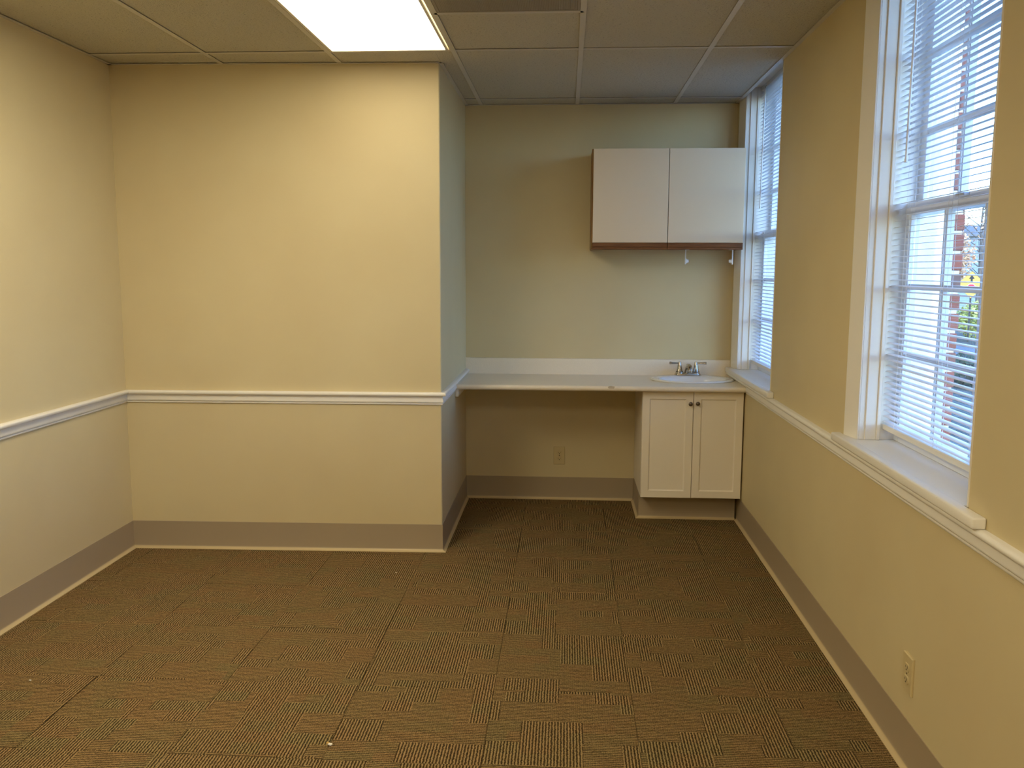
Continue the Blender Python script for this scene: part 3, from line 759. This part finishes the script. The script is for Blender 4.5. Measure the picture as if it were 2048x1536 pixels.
def tree(x, y, h, cr, n, mat, seed, name, label, size=.12, cz=None):
    t = thing(name, (x, y, GZ), label, 'tree'); bm = B(); rnd = random.Random(seed)
    tube(bm, [(x, y, GZ), (x+.05, y, GZ+h*.4), (x-.05, y, GZ+h*.75), (x, y, GZ+h)], [.14, .11, .06, .015], 8); obj('trunk', bm, bark, t)
    bm = B()
    for k in range(26):
        a = rnd.uniform(0, 2*PI); z0 = GZ+h*rnd.uniform(.3, .9); l_ = cr*rnd.uniform(.6, 1.1)
        p1 = Vector((x+math.cos(a)*l_*.5, y+math.sin(a)*l_*.5, z0+l_*.35)); p2 = Vector((x+math.cos(a)*l_, y+math.sin(a)*l_, z0+l_*.8))
        tube(bm, [(x, y, z0), p1, p2], [.035, .02, .006], 5)
        for q in range(3):
            d = Vector((rnd.uniform(-1, 1), rnd.uniform(-1, 1), rnd.uniform(0, 1)))*l_*.4; tube(bm, [p1, p1+d], [.012, .004], 4)
    obj('branches', bm, bark, t)
    if n: leaf_mass('foliage', t, (x, y, GZ+(cz or h*.7)), (cr, cr, h*.33), n, size, mat, seed)
tree(19.6, 41.0, 4.9, 1.3, 1500, lf_o, 61, 'autumn_tree', 'small orange-leaved tree beyond the warning sign')
tree(24.8, 49.0, 7.4, 2.0, 260, lf_o, 62, 'bare_tree', 'nearly bare tree in front of the grey house outside')
# grey house
siding = Mat('blue_grey_siding', srgb(128, 140, 150), .8); roofm = Mat('grey_shingle_roof', srgb(110, 108, 108), .9); paneg = Mat('dark_window_pane', srgb(60, 72, 84), .15)
def house():
    x0, x1, y0, y1, zt = 25.4, 34.0, 57.0, 64.0, 4.0
    t = thing('house', ((x0+x1)/2, (y0+y1)/2, GZ), 'blue-grey clapboard house with white window trim, far outside the near window', 'house')
    bm = B(); box(bm, x0, x1, y0, y1, GZ, zt)
    z = GZ+.1
    while z < zt-.1:
        ring_loft(bm, [[(x, y0, z), (x, y0-.03, z), (x, y0, z+.17)] for x in (x0, x1)]); z += .17
    obj('wall', bm, siding, t)
    bm = B(); ring_loft(bm, [[(x, y0-.4, zt), (x, (y0+y1)/2, zt+.75), (x, y1+.4, zt), (x, y1+.4, zt-.15), (x, y0-.4, zt-.15)] for x in (x0-.3, x1+.3)]); obj('roof', bm, roofm, t)
    for cx in (29.0, 32.0):
        f = .09; bm = B(); a, b, c_, d_ = cx-.55, cx+.55, 1.7, 3.3
        for q in ((a-f, a, c_-f, d_+f), (b, b+f, c_-f, d_+f), (a, b, c_-f, c_), (a, b, d_, d_+f), (cx-.03, cx+.03, c_, d_)): box(bm, q[0], q[1], y0-.10, y0-.02, q[2], q[3])
        fr_ = obj('window_frame', bm, extwhite, t)
        bm = B(); box(bm, a, b, y0-.05, y0-.035, c_, d_); obj('pane', bm, paneg, fr_)
    bm = B(); box(bm, x0-.02, x0+.14, y0-.06, y0+.1, GZ, zt-.15); obj('corner_board', bm, extwhite, t)
house()

# warning sign on its post
sign_y = Mat('sign_yellow', srgb(240, 182, 62), .5); sign_k = Mat('sign_black', srgb(26, 26, 30), .6); sign_r = Mat('sign_red', srgb(200, 40, 60), .5); sign_w = Mat('sign_white', srgb(240, 240, 240), .5)
steel = Mat('dark_steel_post', srgb(74, 72, 68), .6, .6)
def stop_ahead_sign():
    c = Vector((16.27, 30.62, 1.01)); n_ = Vector((-.42, -.9, 0)).normalized(); u = Vector((-n_.y, n_.x, 0)); u = u if u.x > 0 else -u; up = Vector((0, 0, 1))
    t = thing('warning_sign', (c.x, c.y, GZ), 'yellow diamond stop-ahead sign with black arrow and red octagon, seen through the near window', 'road sign')
    def flat(name, pts, d0, d1, m):
        bm = B(); ring_loft(bm, [[c+u*a+up*b+n_*d for a, b in pts] for d in (d0, d1)]); return obj(name, bm, m, t)
    r = .53
    def dia(r): return [(0, -r), (r, 0), (0, r), (-r, 0)]
    flat('panel', dia(r), 0, .006, sign_k); flat('yellow_face', dia(r-.014), .006, .009, sign_y)
    R_ = .155; oct_ = lambda q: [(q*math.cos(PI/8+k*PI/4), -.12+q*math.sin(PI/8+k*PI/4)) for k in range(8)]
    flat('white_octagon', oct_(R_+.012), .009, .011, sign_w); flat('red_octagon', oct_(R_), .011, .013, sign_r)
    flat('arrow', [(-.038, .085), (.038, .085), (.038, .225), (.105, .225), (0, .385), (-.105, .225), (-.038, .225)], .009, .012, sign_k)
    bm = B(); p = c-n_*.03
    for a, b in ((-.035, -.02), (.02, .035)): ring_loft(bm, [[p+u*a+n_*.025+up*(z-c.z), p+u*b+n_*.025+up*(z-c.z), p+u*b+up*(z-c.z), p+u*a+up*(z-c.z)] for z in (GZ, c.z+.45)])
    ring_loft(bm, [[p+u*-.035+up*(z-c.z), p+u*.035+up*(z-c.z), p+u*.035-n_*.02+up*(z-c.z), p+u*-.035-n_*.02+up*(z-c.z)] for z in (GZ, c.z+.45)])
    obj('post', bm, steel, t)
stop_ahead_sign()
pole_wood = Mat('weathered_pole', srgb(104, 88, 76), .9)
bm = B(); tube(bm, [(31.0, 66.0, GZ), (31.0, 66.0, 7.6)], [.10, .07], 10); po = obj('utility_pole', bm, pole_wood, at=(31, 66, GZ)); tag(po, 'thin brown utility pole far outside, above the warning sign', 'pole')
